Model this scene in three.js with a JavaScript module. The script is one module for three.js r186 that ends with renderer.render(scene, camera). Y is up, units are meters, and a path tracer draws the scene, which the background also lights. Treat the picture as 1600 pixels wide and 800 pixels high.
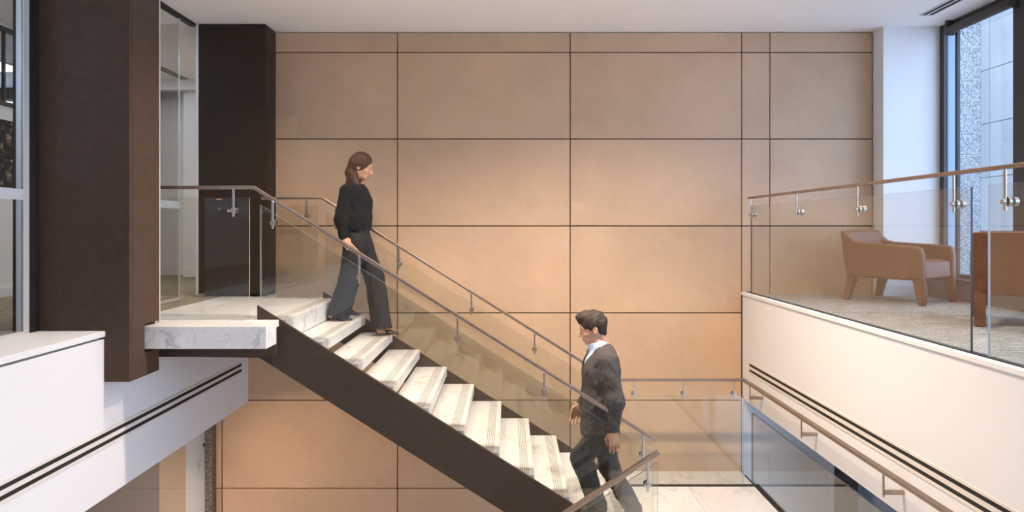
import * as THREE from 'three';
import { RoundedBoxGeometry } from 'three/addons/geometries/RoundedBoxGeometry.js';
import { mergeGeometries } from 'three/addons/utils/BufferGeometryUtils.js';
import { RectAreaLightUniformsLib } from 'three/addons/lights/RectAreaLightUniformsLib.js';

// ---------------------------------------------------------------- camera, sky, exposure
// y = 0 is the upper floor; the camera looks along -z; d below means the distance from the camera plane (z = -d)
const scene = new THREE.Scene();
const camera = new THREE.PerspectiveCamera(2 * Math.atan(400 / 1067) * 180 / Math.PI, 2, 0.05, 100);
camera.position.set(0, 0.705, 0);
camera.lookAt(0, 0.705, -10);
camera.setViewOffset(1600, 800, 5, 45, 1600, 800);
camera.updateProjectionMatrix();
scene.background = new THREE.Color().setRGB(2.7, 3.65, 5.6);
const renderer = new THREE.WebGLRenderer({ antialias: true });
renderer.toneMapping = THREE.LinearToneMapping;
renderer.toneMappingExposure = 1.12;
renderer.shadowMap.enabled = true;
RectAreaLightUniformsLib.init();
const WARM = [1.0, 0.83, 0.665], COOL = [0.86, 0.94, 1.0];

// ---------------------------------------------------------------- helpers
let seed = 20240611;
const rnd = () => { seed = (seed + 0x6d2b79f5) | 0; let t = Math.imul(seed ^ (seed >>> 15), 1 | seed); t = (t + Math.imul(t ^ (t >>> 7), 61 | t)) ^ t; return ((t ^ (t >>> 14)) >>> 0) / 4294967296; };
const clamp = (x, a, b) => Math.min(b, Math.max(a, x)), lerp = (a, b, t) => a + (b - a) * t;
const smooth = (a, b, x) => { const t = clamp((x - a) / (b - a), 0, 1); return t * t * (3 - 2 * t); };
const taken = new Map();
function numbered(name) { const n = taken.get(name) ?? 0; taken.set(name, n + 1); return n ? name + '_' + String(n).padStart(3, '0') : name; }
function uvMetres(g, ox = 0, oy = 0) {            // box-projected texture coordinates in metres
  const p = g.attributes.position, n = g.attributes.normal, uv = new Float32Array(p.count * 2);
  for (let i = 0; i < p.count; i++) {
    const ax = Math.abs(n.getX(i)), ay = Math.abs(n.getY(i)), az = Math.abs(n.getZ(i)), x = p.getX(i), y = p.getY(i), z = p.getZ(i);
    if (ay >= ax && ay >= az) { uv[2 * i] = x + ox; uv[2 * i + 1] = z + oy; } else if (ax >= az) { uv[2 * i] = z + ox; uv[2 * i + 1] = y + oy; } else { uv[2 * i] = x + ox; uv[2 * i + 1] = y + oy; }
  }
  g.setAttribute('uv', new THREE.BufferAttribute(uv, 2));
  return g;
}
function box(x0, x1, y0, y1, d0, d1, r = 0) {       // a box between coordinates; d is distance in front of the camera
  const w = Math.abs(x1 - x0), h = Math.abs(y1 - y0), l = Math.abs(d1 - d0);
  const g = r ? new RoundedBoxGeometry(w, h, l, 2, r) : new THREE.BoxGeometry(w, h, l);
  g.translate((x0 + x1) / 2, (y0 + y1) / 2, -(d0 + d1) / 2);
  return uvMetres(g);
}
function poly(points, d0, d1, bevel = 0) {          // outline in x and y, swept from d0 (near) to d1 (far)
  const s = new THREE.Shape(points.map(([x, y]) => new THREE.Vector2(x, y)));
  const g = new THREE.ExtrudeGeometry(s, { depth: d1 - d0 - 2 * bevel, bevelEnabled: bevel > 0, bevelSize: bevel, bevelOffset: -bevel, bevelThickness: bevel, bevelSegments: 2, curveSegments: 8 });
  g.translate(0, 0, -d1 + bevel);
  return uvMetres(g);
}
const flat = (g) => { const h = g.index ? g.toNonIndexed() : g; for (const k of Object.keys(h.attributes)) if (!['position', 'normal', 'uv'].includes(k)) h.deleteAttribute(k); return h; };
const merge = (list) => mergeGeometries(list.map((g) => { const h = flat(g); h.clearGroups(); return h; }));
function mesh(name, g, m, parent) {
  const o = new THREE.Mesh(g, m);
  o.name = parent ? name : numbered(name);
  o.castShadow = o.receiveShadow = true;
  (parent ?? scene).add(o);
  return o;
}
function tag(o, label, category, group) { o.userData.label = label; o.userData.category = category; if (group) o.userData.group = group; return o; }
function thing(name, label, category, group, at = [0, 0, 0], turn = 0) {
  const o = new THREE.Group(); o.name = numbered(name); o.position.set(...at); o.rotation.y = turn; scene.add(o);
  return tag(o, label, category, group);
}
function structure(name, g, m, label, category) { const o = mesh(name, g, m); o.userData.kind = 'structure'; return tag(o, label, category); }
function group(name, label, category) { const o = thing(name, label, category); o.userData.kind = 'structure'; return o; }
function cyl(r, h, x, y, d, axis = 'y', seg = 20, r2 = r) {
  const g = new THREE.CylinderGeometry(r, r2, h, seg);
  if (axis === 'x') g.rotateZ(Math.PI / 2); if (axis === 'z') g.rotateX(Math.PI / 2);
  g.translate(x, y, -d);
  return uvMetres(g);
}

// ---------------------------------------------------------------- textures
function lattice(n, s) { const a = new Float32Array(n * n); let t = s >>> 0; for (let i = 0; i < n * n; i++) { t = (Math.imul(t, 1664525) + 1013904223) >>> 0; a[i] = t / 4294967296; } return a; }
function noiseTile(size, cells, s) {                  // one octave of value noise that tiles
  const cx = Array.isArray(cells) ? cells[0] : cells, cy = Array.isArray(cells) ? cells[1] : cells, n = Math.max(cx, cy), l = lattice(n, s), out = new Float32Array(size * size);
  for (let y = 0; y < size; y++) for (let x = 0; x < size; x++) {
    const u = x / size * cx, v = y / size * cy, i = Math.floor(u), j = Math.floor(v), a = u - i, b = v - j, fa = a * a * (3 - 2 * a), fb = b * b * (3 - 2 * b);
    const i1 = (i + 1) % cx, j1 = (j + 1) % cy;
    out[y * size + x] = lerp(lerp(l[j * n + i], l[j * n + i1], fa), lerp(l[j1 * n + i], l[j1 * n + i1], fa), fb);
  }
  return out;
}
function fbm(size, cells, octaves, s, fall = 0.5) {
  const out = new Float32Array(size * size); let amp = 1, sum = 0;
  for (let o = 0; o < octaves; o++, amp *= fall) { const n = noiseTile(size, Array.isArray(cells) ? cells.map((c) => c << o) : cells << o, s + o * 77); for (let i = 0; i < out.length; i++) out[i] += n[i] * amp; sum += amp; }
  for (let i = 0; i < out.length; i++) out[i] /= sum;
  return out;
}
function texture(size, metres, fn, srgb = true) {
  const data = new Uint8Array(size * size * 4);
  for (let i = 0; i < size * size; i++) { const c = fn(i, i % size, (i / size) | 0); for (let k = 0; k < 3; k++) data[4 * i + k] = clamp(Math.round(c[k] * 255), 0, 255); data[4 * i + 3] = 255; }
  const t = new THREE.DataTexture(data, size, size);
  t.wrapS = t.wrapT = THREE.RepeatWrapping; t.magFilter = THREE.LinearFilter; t.minFilter = THREE.LinearFilter; t.generateMipmaps = false;
  if (srgb) t.colorSpace = THREE.SRGBColorSpace;
  t.repeat.set(1 / metres, 1 / metres); t.needsUpdate = true;
  return t;
}
const grey = (v) => [v, v, v];
const S = 512;
const nCoarse = fbm(S, 3, 4, 11), nFine = fbm(S, 64, 3, 29), nMid = fbm(S, 10, 4, 53), nStreak = fbm(S, [24, 3], 3, 71);
const stoneTex = texture(S, 2.3, (i) => { const v = 1 + (nCoarse[i] - 0.5) * 0.15 + (nStreak[i] - 0.5) * 0.018 + (nFine[i] - 0.5) * 0.03; return [0.93 * v, 0.93 * v + (nMid[i] - 0.5) * 0.02, 0.93 * v + (nMid[i] - 0.5) * 0.035]; });
const stoneBump = texture(S, 0.55, (i) => grey(0.5 + (nFine[i] - 0.5) * 0.8), false);
const marbleTex = texture(1024, 1.7, (() => {
  const a = fbm(1024, 4, 6, 5), b = fbm(1024, 3, 6, 97), f = fbm(1024, 90, 2, 41), e = fbm(1024, 9, 5, 151);
  return (i) => { const vein = 0.75 * Math.pow(1 - Math.abs(2 * a[i] - 1), 30) * smooth(0.44, 0.62, b[i]) + 0.45 * Math.pow(1 - Math.abs(2 * e[i] - 1), 24) * smooth(0.4, 0.6, a[i]), cloud = (b[i] - 0.5) * 0.13, v = 0.945 + cloud - vein * 0.3 + (f[i] - 0.5) * 0.06; return [v, v * 0.992, v * 0.985]; };
})());
const carpetTex = texture(S, 0.5, (() => { const k = fbm(S, [120, 60], 2, 3), l = noiseTile(S, [6, 40], 8); return (i) => { const v = 0.72 + (k[i] - 0.5) * 0.5 + (l[i] - 0.5) * 0.22; return [v, v * 0.985, v * 0.96]; }; })());
const carpetBump = texture(S, 0.5, (() => { const k = fbm(S, [120, 60], 2, 3); return (i) => grey(k[i]); })(), false);
const graniteTex = texture(S, 0.9, (() => { const k = noiseTile(S, 90, 13), l = noiseTile(S, 60, 31), m = noiseTile(S, 120, 37); return (i) => { const v = k[i] > 0.7 || m[i] > 0.8 ? 0.42 : l[i] > 0.68 ? 0.62 : 0.93; return [v, v, v * 0.99]; }; })());
const terrazzoTex = texture(S, 0.4, (() => { const k = noiseTile(S, 70, 15), l = noiseTile(S, 50, 33); return (i) => { const v = k[i] > 0.66 ? 0.3 : l[i] > 0.66 ? 0.82 : 0.55; return [v, v * 0.92, v * 0.82]; }; })());
const leatherBump = texture(S, 0.12, (() => { const k = fbm(S, 40, 3, 61); return (i) => grey(Math.abs(k[i] * 2 - 1)); })(), false);
const leatherTex = texture(S, 0.6, (i) => { const v = 0.93 + (nMid[i] - 0.5) * 0.2 + (nFine[i] - 0.5) * 0.1; return grey(v); });
const plasterBump = texture(S, 0.3, (i) => grey(nFine[i]), false);
const brushTex = texture(S, 0.5, (() => { const k = fbm(S, 40, 3, 83); return (i) => grey(0.9 + (k[i] - 0.5) * 0.1 + (nMid[i] - 0.5) * 0.1); })());
const clothBump = texture(S, 0.05, (() => { const k = fbm(S, 60, 2, 19); return (i) => grey(k[i]); })(), false);

// ---------------------------------------------------------------- materials
const M = {};
const std = (name, rgb, rough, extra = {}) => { const m = new THREE.MeshStandardMaterial({ roughness: rough, ...extra }); m.color.setRGB(...rgb); m.name = name; M[name] = m; return m; };
const phys = (name, rgb, rough, extra = {}) => { const m = new THREE.MeshPhysicalMaterial({ roughness: rough, ...extra }); m.color.setRGB(...rgb); m.name = name; M[name] = m; return m; };
[0, 1, 2, 3].forEach((k) => std('wallPanel' + k, [[0.67, 0.45, 0.285], [0.69, 0.463, 0.295], [0.655, 0.44, 0.276], [0.68, 0.455, 0.29]][k], 0.5, { map: stoneTex, bumpMap: stoneBump, bumpScale: 0.0003 }));
std('pierWhite', [0.84, 0.83, 0.82], 0.7);
std('jointDark', [0.035, 0.026, 0.02], 0.9);
std('white', [0.75, 0.73, 0.715], 0.7, { bumpMap: plasterBump, bumpScale: 0.0003 });
std('ceilingPaint', [0.9, 0.855, 0.81], 0.85, { bumpMap: plasterBump, bumpScale: 0.0003 });
std('greyPaint', [0.55, 0.56, 0.57], 0.8);
phys('marble', [0.86, 0.85, 0.84], 0.28, { map: marbleTex });
std('stripDark', [0.17, 0.145, 0.12], 0.75);
phys('brownMetal', [0.066, 0.045, 0.033], 0.45, { map: brushTex, specularIntensity: 0.5 });
phys('columnMetal', [0.1, 0.062, 0.042], 0.5, { map: brushTex, specularIntensity: 0.28 });
phys('darkClad', [0.05, 0.033, 0.021], 0.42, { map: brushTex, specularIntensity: 0.28 });
std('black', [0.012, 0.011, 0.011], 0.55);
std('steel', [0.62, 0.58, 0.54], 0.24, { metalness: 1 });
std('railMetal', [0.5, 0.4, 0.335], 0.3, { metalness: 0.9, map: brushTex });
std('trimLight', [0.68, 0.66, 0.64], 0.4, { metalness: 0.3 });
std('frameDark', [0.05, 0.043, 0.038], 0.5);
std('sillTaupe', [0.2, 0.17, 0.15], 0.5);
std('carpet', [0.66, 0.64, 0.61], 0.98, { map: carpetTex, bumpMap: carpetBump, bumpScale: 0.003 });
std('carpetTan', [0.5, 0.42, 0.33], 0.98, { map: carpetTex, bumpMap: carpetBump, bumpScale: 0.003 });
phys('leather', [0.2, 0.076, 0.031], 0.4, { map: leatherTex, bumpMap: leatherBump, bumpScale: 0.0005, specularIntensity: 0.6 });
std('granite', [0.56, 0.58, 0.6], 0.8, { map: graniteTex });
std('ashlar', [0.42, 0.41, 0.39], 0.85, { map: stoneTex });
std('terrazzo', [0.62, 0.56, 0.48], 0.6, { map: terrazzoTex });
std('pavement', [0.68, 0.68, 0.68], 0.9);
std('blueGrey', [0.2, 0.26, 0.34], 0.5);
std('slotDark', [0.015, 0.013, 0.012], 0.8);
std('slotFrame', [0.72, 0.66, 0.6], 0.5);
phys('glass', [0.945, 0.957, 0.942], 0.02, { transmission: 1, thickness: 0, ior: 1.5 });
phys('clearGlass', [0.97, 0.98, 0.97], 0.01, { transmission: 1, thickness: 0, ior: 1.5 });
std('glassEdge', [0.42, 0.46, 0.42], 0.25);
std('glassEdgeDark', [0.04, 0.045, 0.042], 0.3);
phys('frosted', [0.72, 0.74, 0.76], 0.9, { transmission: 0.45, thickness: 0 });
std('screenGlow', [0.9, 0.35, 0.12], 0.5);

// ---------------------------------------------------------------- lamps
function downlight(x, y, d, candela, angle, label, rgb = WARM, aim = null, penumbra = 0.9) {
  const t = thing('downlight', label, 'ceiling light', 'recessed downlights', [x, y, -d]);
  const ring = new THREE.TorusGeometry(0.07, 0.008, 8, 28); ring.rotateX(Math.PI / 2);
  mesh('trim_ring', ring, M.white, t);
  const lens = new THREE.CylinderGeometry(0.062, 0.062, 0.006, 24);
  const lm = new THREE.MeshStandardMaterial({ roughness: 0.5 }); lm.color.setRGB(0.9, 0.9, 0.9); lm.emissive.setRGB(...rgb.map((c) => c * 4));
  mesh('lamp_lens', lens, lm, t);
  const l = new THREE.SpotLight(new THREE.Color().setRGB(...rgb), candela, 0, angle, penumbra, 2);
  l.position.set(x, y - 0.03, -d);
  l.target.position.set(...(aim ? [aim[0], aim[1], -aim[2]] : [x, y - 3, -d]));
  l.castShadow = true; l.shadow.radius = 4; l.shadow.bias = -0.0005;
  scene.add(l); scene.add(l.target);
  return t;
}

// ---------------------------------------------------------------- the setting
const CEIL = 2.766, DB = 7.21, LOW = -1.87, BASE = -3.74;
structure('ceiling', box(-5.2, 4.62, CEIL, CEIL + 0.25, -3.2, 10.3), M.ceilingPaint, 'smooth off-white plaster ceiling over the stair hall', 'ceiling');

// back wall: dark backing with stone panels, each panel a piece
{
  const w = group('wall_back', 'tall tan stone panelled wall behind the stairs', 'wall');
  mesh('backing', merge([box(-3.16, 3.9, BASE - 0.2, CEIL, DB + 0.03, DB + 0.25), box(3.86, 4.7, BASE - 0.2, CEIL, DB + 0.03, DB + 0.25)]), M.jointDark, w);
  const xs = [-3.095, -3.028, -1.176, 0.6486, 2.459], ys = [BASE, -2.98, -2.052, -1.122, -0.2, 0.7185, 1.637, 2.55, CEIL - 0.004], gap = 0.0055;
  let k = 0;
  const panel = (x0, x1, y0, y1) => { const g = box(x0 + gap, x1 - gap, y0 + gap, y1 - gap, DB, DB + 0.035); uvMetres(g, rnd() * 9, rnd() * 9); mesh('panel', g, M['wallPanel' + (k++ * 7 % 4)], w); };
  for (let j = 0; j < ys.length - 1; j++) for (let i = 0; i < xs.length - 1; i++) {
    let x0 = xs[i], x1 = xs[i + 1];
    if (j >= 4 && x1 < -2) continue;
    if (j >= 4 && i === 1) x0 = -2.47;
    panel(x0, x1, ys[j], ys[j + 1]);
  }
  for (const [x0, x1] of [[2.459, 2.757], [2.757, 3.838]]) for (let j = 4; j < 8; j++) panel(x0, x1, j === 4 ? -0.02 : ys[j], ys[j + 1]);
  mesh('plaster', box(2.462, 3.35, BASE, -1.1, DB, DB + 0.035), M.greyPaint, w);
  // shallow access hatches
  for (const [x0, x1, y0, y1] of [[0.656, 0.9, 0.726, 0.96], [-2.46, -2.245, 1.645, 1.878]])
    mesh('access_hatch', uvMetres(box(x0, x1, y0, y1, DB - 0.0025, DB), 3, 4), M.wallPanel0, w);
}

// ---- right gallery
{
  const f = group('wall_right', 'cream plaster fascia below the right gallery', 'wall');
  mesh('fascia', box(2.466, 2.62, -1.1, 0.0, -3, DB), M.white, f);
  mesh('nosing', box(2.452, 2.5, -0.012, 0.022, -3, DB, 0.006), M.white, f);
  mesh('soffit', box(2.62, 4.6, -1.1, -0.95, -3, DB), M.white, f);
}
structure('floor', box(2.5, 4.45, -0.3, 0.0, -3, DB), M.carpet, 'grey woven carpet of the right gallery', 'floor');
{
  const p = group('wall_pier', 'white plaster pier beside the tall window', 'wall');
  mesh('pier', box(3.85, 4.45, 0, CEIL, 7.02, DB + 0.05), M.pierWhite, p);
  mesh('baseboard', box(3.848, 4.45, 0, 0.11, 7.012, 7.03), M.pierWhite, p);
}
structure('trim_1', box(2.5, 2.545, 0.0, 0.026, -3, DB - 0.02), M.black, 'black glazing channel along the gallery edge', 'trim');

// tall windows of the gallery
{
  const makeWindow = (n, d0, d1, label) => {
    const w = group('window_' + n, label, 'window');
    w.name = 'window_' + n;
    mesh('frame', merge([box(4.43, 4.6, 0.2, CEIL, d1 - 0.1, d1), box(4.43, 4.6, CEIL - 0.07, CEIL, d0, d1 - 0.1), box(4.43, 4.6, 0.2, 0.26, d0, d1 - 0.1)]), M.frameDark, w);
    mesh('pane', box(4.535, 4.545, 0.26, CEIL - 0.07, d0, d1 - 0.1), M.clearGlass, w);
  };
  const w1 = group('window_1', 'tall dark framed window beside the white pier', 'window'); w1.name = 'window_1';
  mesh('frame', merge([box(4.43, 4.47, 0.2, CEIL, 6.95, 7.03), box(4.44, 4.465, 0.2, CEIL, 6.755, 6.795), box(4.43, 4.52, 0.2, CEIL, 5.86, 6.0), box(4.43, 4.5, CEIL - 0.06, CEIL, 6.0, 6.95), box(4.43, 4.5, 0.2, 0.24, 6.0, 6.95)]), M.frameDark, w1);
  mesh('pane', box(4.452, 4.46, 0.24, CEIL - 0.06, 6.0, 6.755), M.clearGlass, w1);
  mesh('pane', box(4.452, 4.46, 0.24, CEIL - 0.06, 6.795, 6.95), M.clearGlass, w1);
  let n = 2;
  for (const [d0, d1] of [[4.4, 5.86], [2.9, 4.4], [1.4, 2.9], [-0.1, 1.4], [-3, -0.1]]) makeWindow(n++, d0, d1, 'tall dark framed gallery window, ' + ['second', 'third', 'fourth', 'fifth', 'sixth'][n - 3] + ' from the white pier');
  structure('wall_sill', merge([box(4.3, 4.62, -1.1, 0.18, -3, 7.03)]), M.sillTaupe, 'low taupe bench panel under the gallery window', 'wall');
  structure('trim_2', box(4.27, 4.62, 0.18, 0.205, -3, 7.03, 0.006), M.frameDark, 'dark window sill ledge along the gallery window', 'trim');
  const b = thing('roller_blind', 'rolled up dark roller blind at the window head', 'blind');
  mesh('tube', cyl(0.042, 0.86, 4.39, 2.665, 6.37, 'z', 24), M.frameDark, b);
  mesh('bracket', box(4.36, 4.44, 2.62, 2.765, 6.8, 6.83), M.frameDark, b);
  mesh('bracket', box(4.36, 4.44, 2.62, 2.765, 5.93, 5.96), M.frameDark, b);
}
// ceiling diffuser at right: two slots in a frame
function ceilingDiffuser(x0, x1, d0, d1, label) {
  const t = thing('ceiling_diffuser', label, 'air vent');
  const y = CEIL - 0.004, mid = (x0 + x1) / 2;
  mesh('frame', merge([box(x0 - 0.012, x0, y - 0.004, CEIL, d0, d1), box(x1, x1 + 0.012, y - 0.004, CEIL, d0, d1), box(mid - 0.012, mid + 0.012, y - 0.004, CEIL, d0, d1), box(x0 - 0.012, x1 + 0.012, y - 0.004, CEIL, d1, d1 + 0.012)]), M.trimLight, t);
  mesh('slot', box(x0, mid - 0.012, y, CEIL, d0, d1), M.slotDark, t);
  mesh('slot', box(mid + 0.012, x1, y, CEIL, d0, d1), M.slotDark, t);
}
ceilingDiffuser(4.0, 4.1, 4.6, 6.62, 'twin slot air diffuser in the ceiling by the window');

// ---- outdoors beyond the gallery window
{
  const b = thing('neighbouring_building', 'pale stone building with a speckled granite pier outside the window', 'building');
  const X = 8.0, D = 11.58;
  mesh('core', box(X + 0.05, X + 3, -3.8, 8, 8.3, D - 0.02), M.jointDark, b);
  const rows = []; for (let y = -3.86; y < 7.9; y += 0.9) rows.push(y);
  for (const y of rows) for (let c = 0; c < 3; c++) {
    const d1 = D - 0.006 - (c === 0 ? 0 : 0.22 + (c - 1) * 1.5), d0 = c === 0 ? D - 0.22 : d1 - 1.5;
    mesh('stone_block', uvMetres(box(X, X + 0.06, y + 0.006, y + 0.894, d0 + 0.006, d1), rnd() * 9, rnd() * 9), M.ashlar, b);
  }
  for (const [y0, y1] of [[-3.8, -0.4], [-0.39, 1.925], [1.937, 4.3], [4.31, 8]]) mesh('granite_slab', uvMetres(box(7.5, 8.06, y0, y1, D, D + 0.1), rnd(), rnd()), M.granite, b);
  for (const [y0, y1] of [[-3.8, -0.4], [-0.39, 1.925], [1.937, 4.3], [4.31, 8]]) mesh('granite_slab', uvMetres(box(5.4, 7.488, y0, y1, D, D + 0.1), rnd(), rnd()), M.granite, b);
  const p = thing('cladding_fin', 'narrow blue grey metal cladding outside the window jamb', 'cladding');
  mesh('fin_plate', box(4.475, 4.632, -1, 4, 7.06, 7.5), M.blueGrey, p);
  mesh('fin_cap', box(4.53, 4.545, -1, 4, 7.045, 7.06), M.blueGrey, p);
  structure('floor', box(3.46, 30, -4.1, -3.8, -20, 20), M.pavement, 'grey paving outside the building', 'pavement');
}

// ---- left upper side: fascia, floor, glazed office front
{
  const f = group('wall_left', 'white plaster fascia below the left floor edge', 'wall');
  mesh('fascia', box(-2.9, -2.75, -1.14, -0.055, -3, DB), M.white, f);
  mesh('nosing', box(-3.2, -2.742, -0.04, 0.0, -3, 4.66, 0.005), M.white, f);
  mesh('soffit', box(-5.1, -2.9, -1.14, -1.0, -3, DB), M.white, f);
}
structure('floor', merge([box(-6.2, -2.92, -0.3, 0.0, 4.66, 10.2), box(-5.15, -3.2, -0.3, 0, -3, 4.66)]), M.carpetTan, 'tan carpet of the left corridor and office', 'floor');
{
  const f = group('floor', 'polished white marble upper landing', 'floor');
  const slabs = [[-2.92, -2.33, 5.06, 6.87], [-2.33, -1.75, 5.06, 6.87]];
  for (const [x0, x1, d0, d1] of slabs) mesh('slab', uvMetres(box(x0 + 0.0015, x1 - 0.0015, -0.05, 0, d0, d1), rnd() * 3, rnd() * 3), M.marble, f);
  mesh('slab', uvMetres(box(-2.92, -2.44, -0.05, 0, 6.872, 7.22), rnd(), rnd()), M.marble, f);
  mesh('underside', box(-2.92, -1.76, -0.27, -0.05, 5.13, 6.85), M.brownMetal, f);
}
// glass front of the offices at x = -3.2
{
  const g = group('wall_glass', 'frameless glass office front left of the landing', 'wall');
  mesh('pane', box(-3.206, -3.194, 0.02, CEIL - 0.03, 3.0, 4.49), M.clearGlass, g);
  mesh('pane', box(-3.206, -3.194, 0.02, CEIL - 0.03, 0.5, 2.99), M.clearGlass, g);
  mesh('pane', box(-3.206, -3.194, 0.02, CEIL - 0.03, -3, 0.49), M.clearGlass, g);
  mesh('pane', box(-3.206, -3.194, 0.02, CEIL - 0.03, 5.03, 6.63), M.clearGlass, g);
  mesh('manifestation_band', box(-3.1925, -3.1915, 0.885, 0.955, -3, 4.49), M.frosted, g);
  mesh('manifestation_band', box(-3.1925, -3.1915, 0.885, 0.955, 5.03, 6.63), M.frosted, g);
  mesh('head_track', box(-3.23, -3.17, CEIL - 0.03, CEIL, 4.9, 6.92), M.black, g);
  mesh('head_track', box(-3.23, -3.17, CEIL - 0.03, CEIL, -3, 4.49), M.black, g);
  mesh('floor_track', merge([box(-3.215, -3.185, 0.0, 0.02, -3, 4.49), box(-3.215, -3.185, 0.0, 0.02, 5.03, 6.63)]), M.trimLight, g);
  mesh('jamb', box(-3.24, -3.19, 0, CEIL, 4.49, 4.543), M.trimLight, g);
  mesh('seal', box(-3.3, -3.192, 0, CEIL, 4.543, 4.64), M.black, g);
  mesh('polished_edge', box(-3.206, -3.194, 0.02, CEIL - 0.03, 6.631, 6.636), M.trimLight, g);
}
// brown clad column hanging past the floor edge
{
  const c = thing('column', 'brown metal clad column rising from the left floor edge', 'column');
  const x0 = -3.213, x1 = -2.577, d0 = 4.64, d1 = 5.03;
  const shape = [[-2.86, -0.347], [x1, -0.347], [x1, CEIL - 0.001], [x0, CEIL - 0.001], [x0, 0.002], [-2.86, 0.002]];
  mesh('front_cladding', poly(shape, d0, d0 + 0.03, 0.003), M.columnMetal, c);
  // side face with a notch where the marble ledge enters
  const side = (y0, y1) => mesh('side_cladding', box(x1 - 0.03, x1, y0, y1, d0 + 0.032, d1), M.columnMetal, c);
  side(-0.347, -0.185); side(0.02, CEIL - 0.001);
  mesh('side_cladding', box(x1 - 0.03, x1, -0.185, 0.02, d0 + 0.032, 4.83), M.columnMetal, c);
  mesh('core', merge([box(-2.86, x1 - 0.03, -0.34, 0, d0 + 0.03, d1), box(x0, x1 - 0.03, 0, CEIL - 0.001, d0 + 0.03, d1)]), M.brownMetal, c);
  mesh('edge_trim', box(x1 - 0.012, x1 + 0.004, 0.005, CEIL - 0.001, d1, d1 + 0.012), M.trimLight, c);
  mesh('foot_trim', box(-2.872, -2.858, -0.347, 0.004, d0 - 0.004, d0 + 0.03), M.columnMetal, c);
}
// dark clad box against the back wall
{
  const c = thing('wall_cabinet', 'dark brown clad service box reaching to the ceiling', 'cladding');
  mesh('front_panel', box(-3.14, -2.462, 0.035, CEIL - 0.012, 6.915, 6.945, 0.003), M.darkClad, c);
  mesh('side_panel', box(-2.49, -2.46, 0.035, CEIL - 0.012, 6.947, DB + 0.02), M.darkClad, c);
  mesh('plinth', box(-3.1, -2.5, 0, 0.035, 6.97, DB), M.black, c);
  mesh('edge_trim', box(-3.166, -3.141, 0.02, CEIL - 0.01, 6.905, 6.945), M.trimLight, c);
  mesh('core', box(-3.14, -2.49, 0.035, CEIL - 0.012, 6.945, DB + 0.24), M.black, c);
  mesh('head_shadow_gap', box(-3.14, -2.47, CEIL - 0.012, CEIL - 0.001, 6.93, DB), M.black, c);
  const r = thing('card_reader', 'small black card reader with an orange status strip', 'card reader');
  mesh('housing', box(-2.961, -2.884, 0.868, 0.998, 6.893, 6.915, 0.006), M.black, r);
  mesh('status_strip', box(-2.953, -2.892, 0.982, 0.99, 6.891, 6.894), M.screenGlow, r);
  mesh('logo', box(-2.929, -2.914, 0.886, 0.892, 6.891, 6.894), M.trimLight, r);
  const w = thing('wall_switch', 'tiny pale double button beside the card reader', 'switch');
  mesh('plate', box(-2.85, -2.79, 0.855, 0.885, 6.908, 6.9155, 0.002), M.sillTaupe, w);
  mesh('button', box(-2.843, -2.824, 0.862, 0.878, 6.904, 6.91), M.trimLight, w);
  mesh('button', box(-2.816, -2.797, 0.862, 0.878, 6.904, 6.91), M.trimLight, w);
}
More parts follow.
